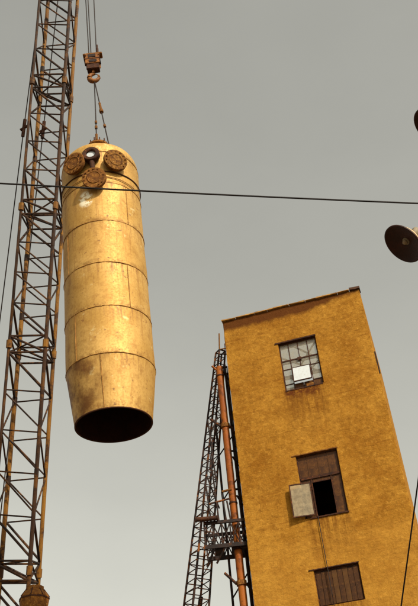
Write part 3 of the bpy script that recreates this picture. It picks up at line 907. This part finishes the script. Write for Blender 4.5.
o = lathe('drum_body', [(0, 0), (.12, 0), (.12, .04), (.095, .05), (.095, .86), (.12, .87), (.12, .92), (0, .92)], MAT['rust_dark'], dr, 28); o.rotation_euler = (0, rad(90), 0)
# ------------------------------------------------------------------ slender lattice mast, leaning
MT, MB_ = Vector((.2885, 31.0, 22.456)), Vector((-1.56, 30.96, 11.50))
md = (MT - MB_).normalized(); MG = MB_ - md * (MB_.z / md.z)
mast = empty('lattice_mast', MG)
tag(mast, 'slender rusty lattice mast leaning in towards the ochre building', 'mast')
ML = (MT - MG).length
ph = rad(35)
def mp_(c, t):
    s = (.30 + (.66 - .30) * (ML - t) / 10.55) / 2
    i, j = ((-1, -1), (-1, 1), (1, 1), (1, -1))[c]
    return md * t + Vector(((i * math.cos(ph) - j * math.sin(ph)) * s, (i * math.sin(ph) + j * math.cos(ph)) * s, 0))
for c in range(4):
    bar('chord', mp_(c, 0), mp_(c, ML), .040 if c else .044, MAT['mast_steel'], mast, 8)
bar('spike', mp_(0, ML), mp_(0, ML) + Vector((.06, 0, .85)), .030, MAT['rust'], mast)
bar('spike', mp_(3, ML), mp_(3, ML) + Vector((.02, 0, .40)), .022, MAT['rust_dark'], mast)
t = 10.0; k = 0
while t < ML - .02:
    h = .365
    for c in range(4):
        d_ = (c + 1) % 4
        bar('rung', mp_(c, t), mp_(d_, t), .021, MAT['mast_steel'], mast, 6)
        if (k + c * 2) % 4 == 0 and t + h < ML:
            bar('brace', mp_(c, t), mp_(d_, t + h), .018, MAT['mast_steel'], mast, 6)
    t += h; k += 1
for c in range(4): bar('head_frame', mp_(c, ML), mp_((c + 1) % 4, ML), .032, MAT['mast_steel'], mast)
bar('head_frame', mp_(0, ML), mp_(0, ML) + Vector((.55, .1, .12)), .03, MAT['rust'], mast)
bar('head_frame', mp_(0, ML - .25), mp_(0, ML - .25) + Vector((.55, .1, .0)), .03, MAT['mast_steel'], mast)
# gusset wedge half way
bm = bmesh.new(); bm_box(bm, (0, 0, 0), (.16, .03, .5))
g = link('gusset', mesh_from(bm, 'gusset'), MAT['dark_steel'], mast, mp_(2, 11.9)); g.rotation_euler = (0, rad(12), 0)

# ------------------------------------------------------------------ lamp pole with two dish lamps
LP = Vector((4.35, 7.60, 0))
lpole = empty('lamp_pole', LP)
tag(lpole, 'tall painted pole carrying the two dish lamps', 'pole')
lathe('shaft', [(0, 0), (.15, 0), (.09, 12.3), (0, 12.3)], MAT['galv'], lpole, 20)
def dish(c, n, d, label, arm_z):
    root = empty('dish_lamp', c); root.rotation_mode = 'QUATERNION'
    n = Vector(n).normalized(); root.rotation_quaternion = (-n).to_track_quat('Z', 'Y')
    tag(root, label, 'lamp')
    r = d / 2
    out = [(r, 0), (r + .012, .004), (r + .012, .02), (r * .95, .045), (r * .75, .10), (r * .45, .145), (r * .22, .165), (.05, .17)]
    o = lathe('shade', out + [(.05, .07), (r * .3, .066), (r * .6, .052), (r * .85, .03), (r * .96, .012)], MAT['shade_out'], root, 48, True, 40)
    o.data.materials.append(MAT['shade_in'])
    nf = len(out) - 1
    for p in o.data.polygons:
        if p.index // 48 > nf or p.index // 48 < 2: p.material_index = 1
    lathe('socket', [(0, .30), (.055, .30), (.06, .17), (.045, .06), (0, .06)], MAT['galv'], root, 20)
    lathe('bulb', [(0, .018), (.02, .022), (.034, .040), (.030, .058), (0, .062)], MAT['bulb'], root, 20)
    back = Vector(c) - n * .28
    e = LP + Vector((0, 0, arm_z)); m = (back + e) / 2 + Vector((0, 0, .28))
    pts = [(back * (1 - t) ** 2 + m * 2 * t * (1 - t) + e * t * t) - LP for t in [i / 12 for i in range(13)]]
    sweep('arm', pts, .024, MAT['galv'], lpole)
dish((2.358, 7.683, 8.112), (-.727, -.067, -.684), .50, 'dish lamp with cream back and dark shaded inside beside the building roof', 8.9)
dish((2.8435, 6.864, 9.193), (-.741, .058, -.669), .50, 'dish lamp mounted higher up on the lamp pole above the overhead wire', 10.0)

# ------------------------------------------------------------------ overhead wire, its poles, and the guy wire
def wz(x): return 10.234 - .1252 * (x + .254) + .0017 * (x + .254) ** 2
def wy(x): return 8.588 + .085 * (x + .254)
pts = [(x, wy(x), wz(x)) for x in [-14 + 30 * i / 60 for i in range(61)]]
tag(sweep('overhead_wire', pts, .0125, MAT['cable']), 'black overhead wire crossing in front of the hanging vessel', 'wire')
for x, lb in ((-14, 'wooden utility pole at the high end of the overhead wire'), (16, 'wooden utility pole at the low end of the overhead wire')):
    up = empty('utility_pole', (x, wy(x), 0)); tag(up, lb, 'pole')
    lathe('shaft', [(0, 0), (.17, 0), (.11, wz(x) + .4), (0, wz(x) + .4)], MAT['wood_pole'], up, 20)
    bar('insulator', (0, 0, wz(x) - .06), (.0, 0, wz(x) + .06), .13, MAT['galv'], up)
top = Vector((4.35, 7.60, 12.12)); end = Vector((1.03, 21.2, 0))
gp = [top.lerp(end, i / 20) + Vector((0, 0, -.10 * math.sin(math.pi * i / 20))) for i in range(21)]
tag(sweep('guy_wire', gp, .013, MAT['cable']), 'thin black guy wire slanting down in front of the building', 'wire')
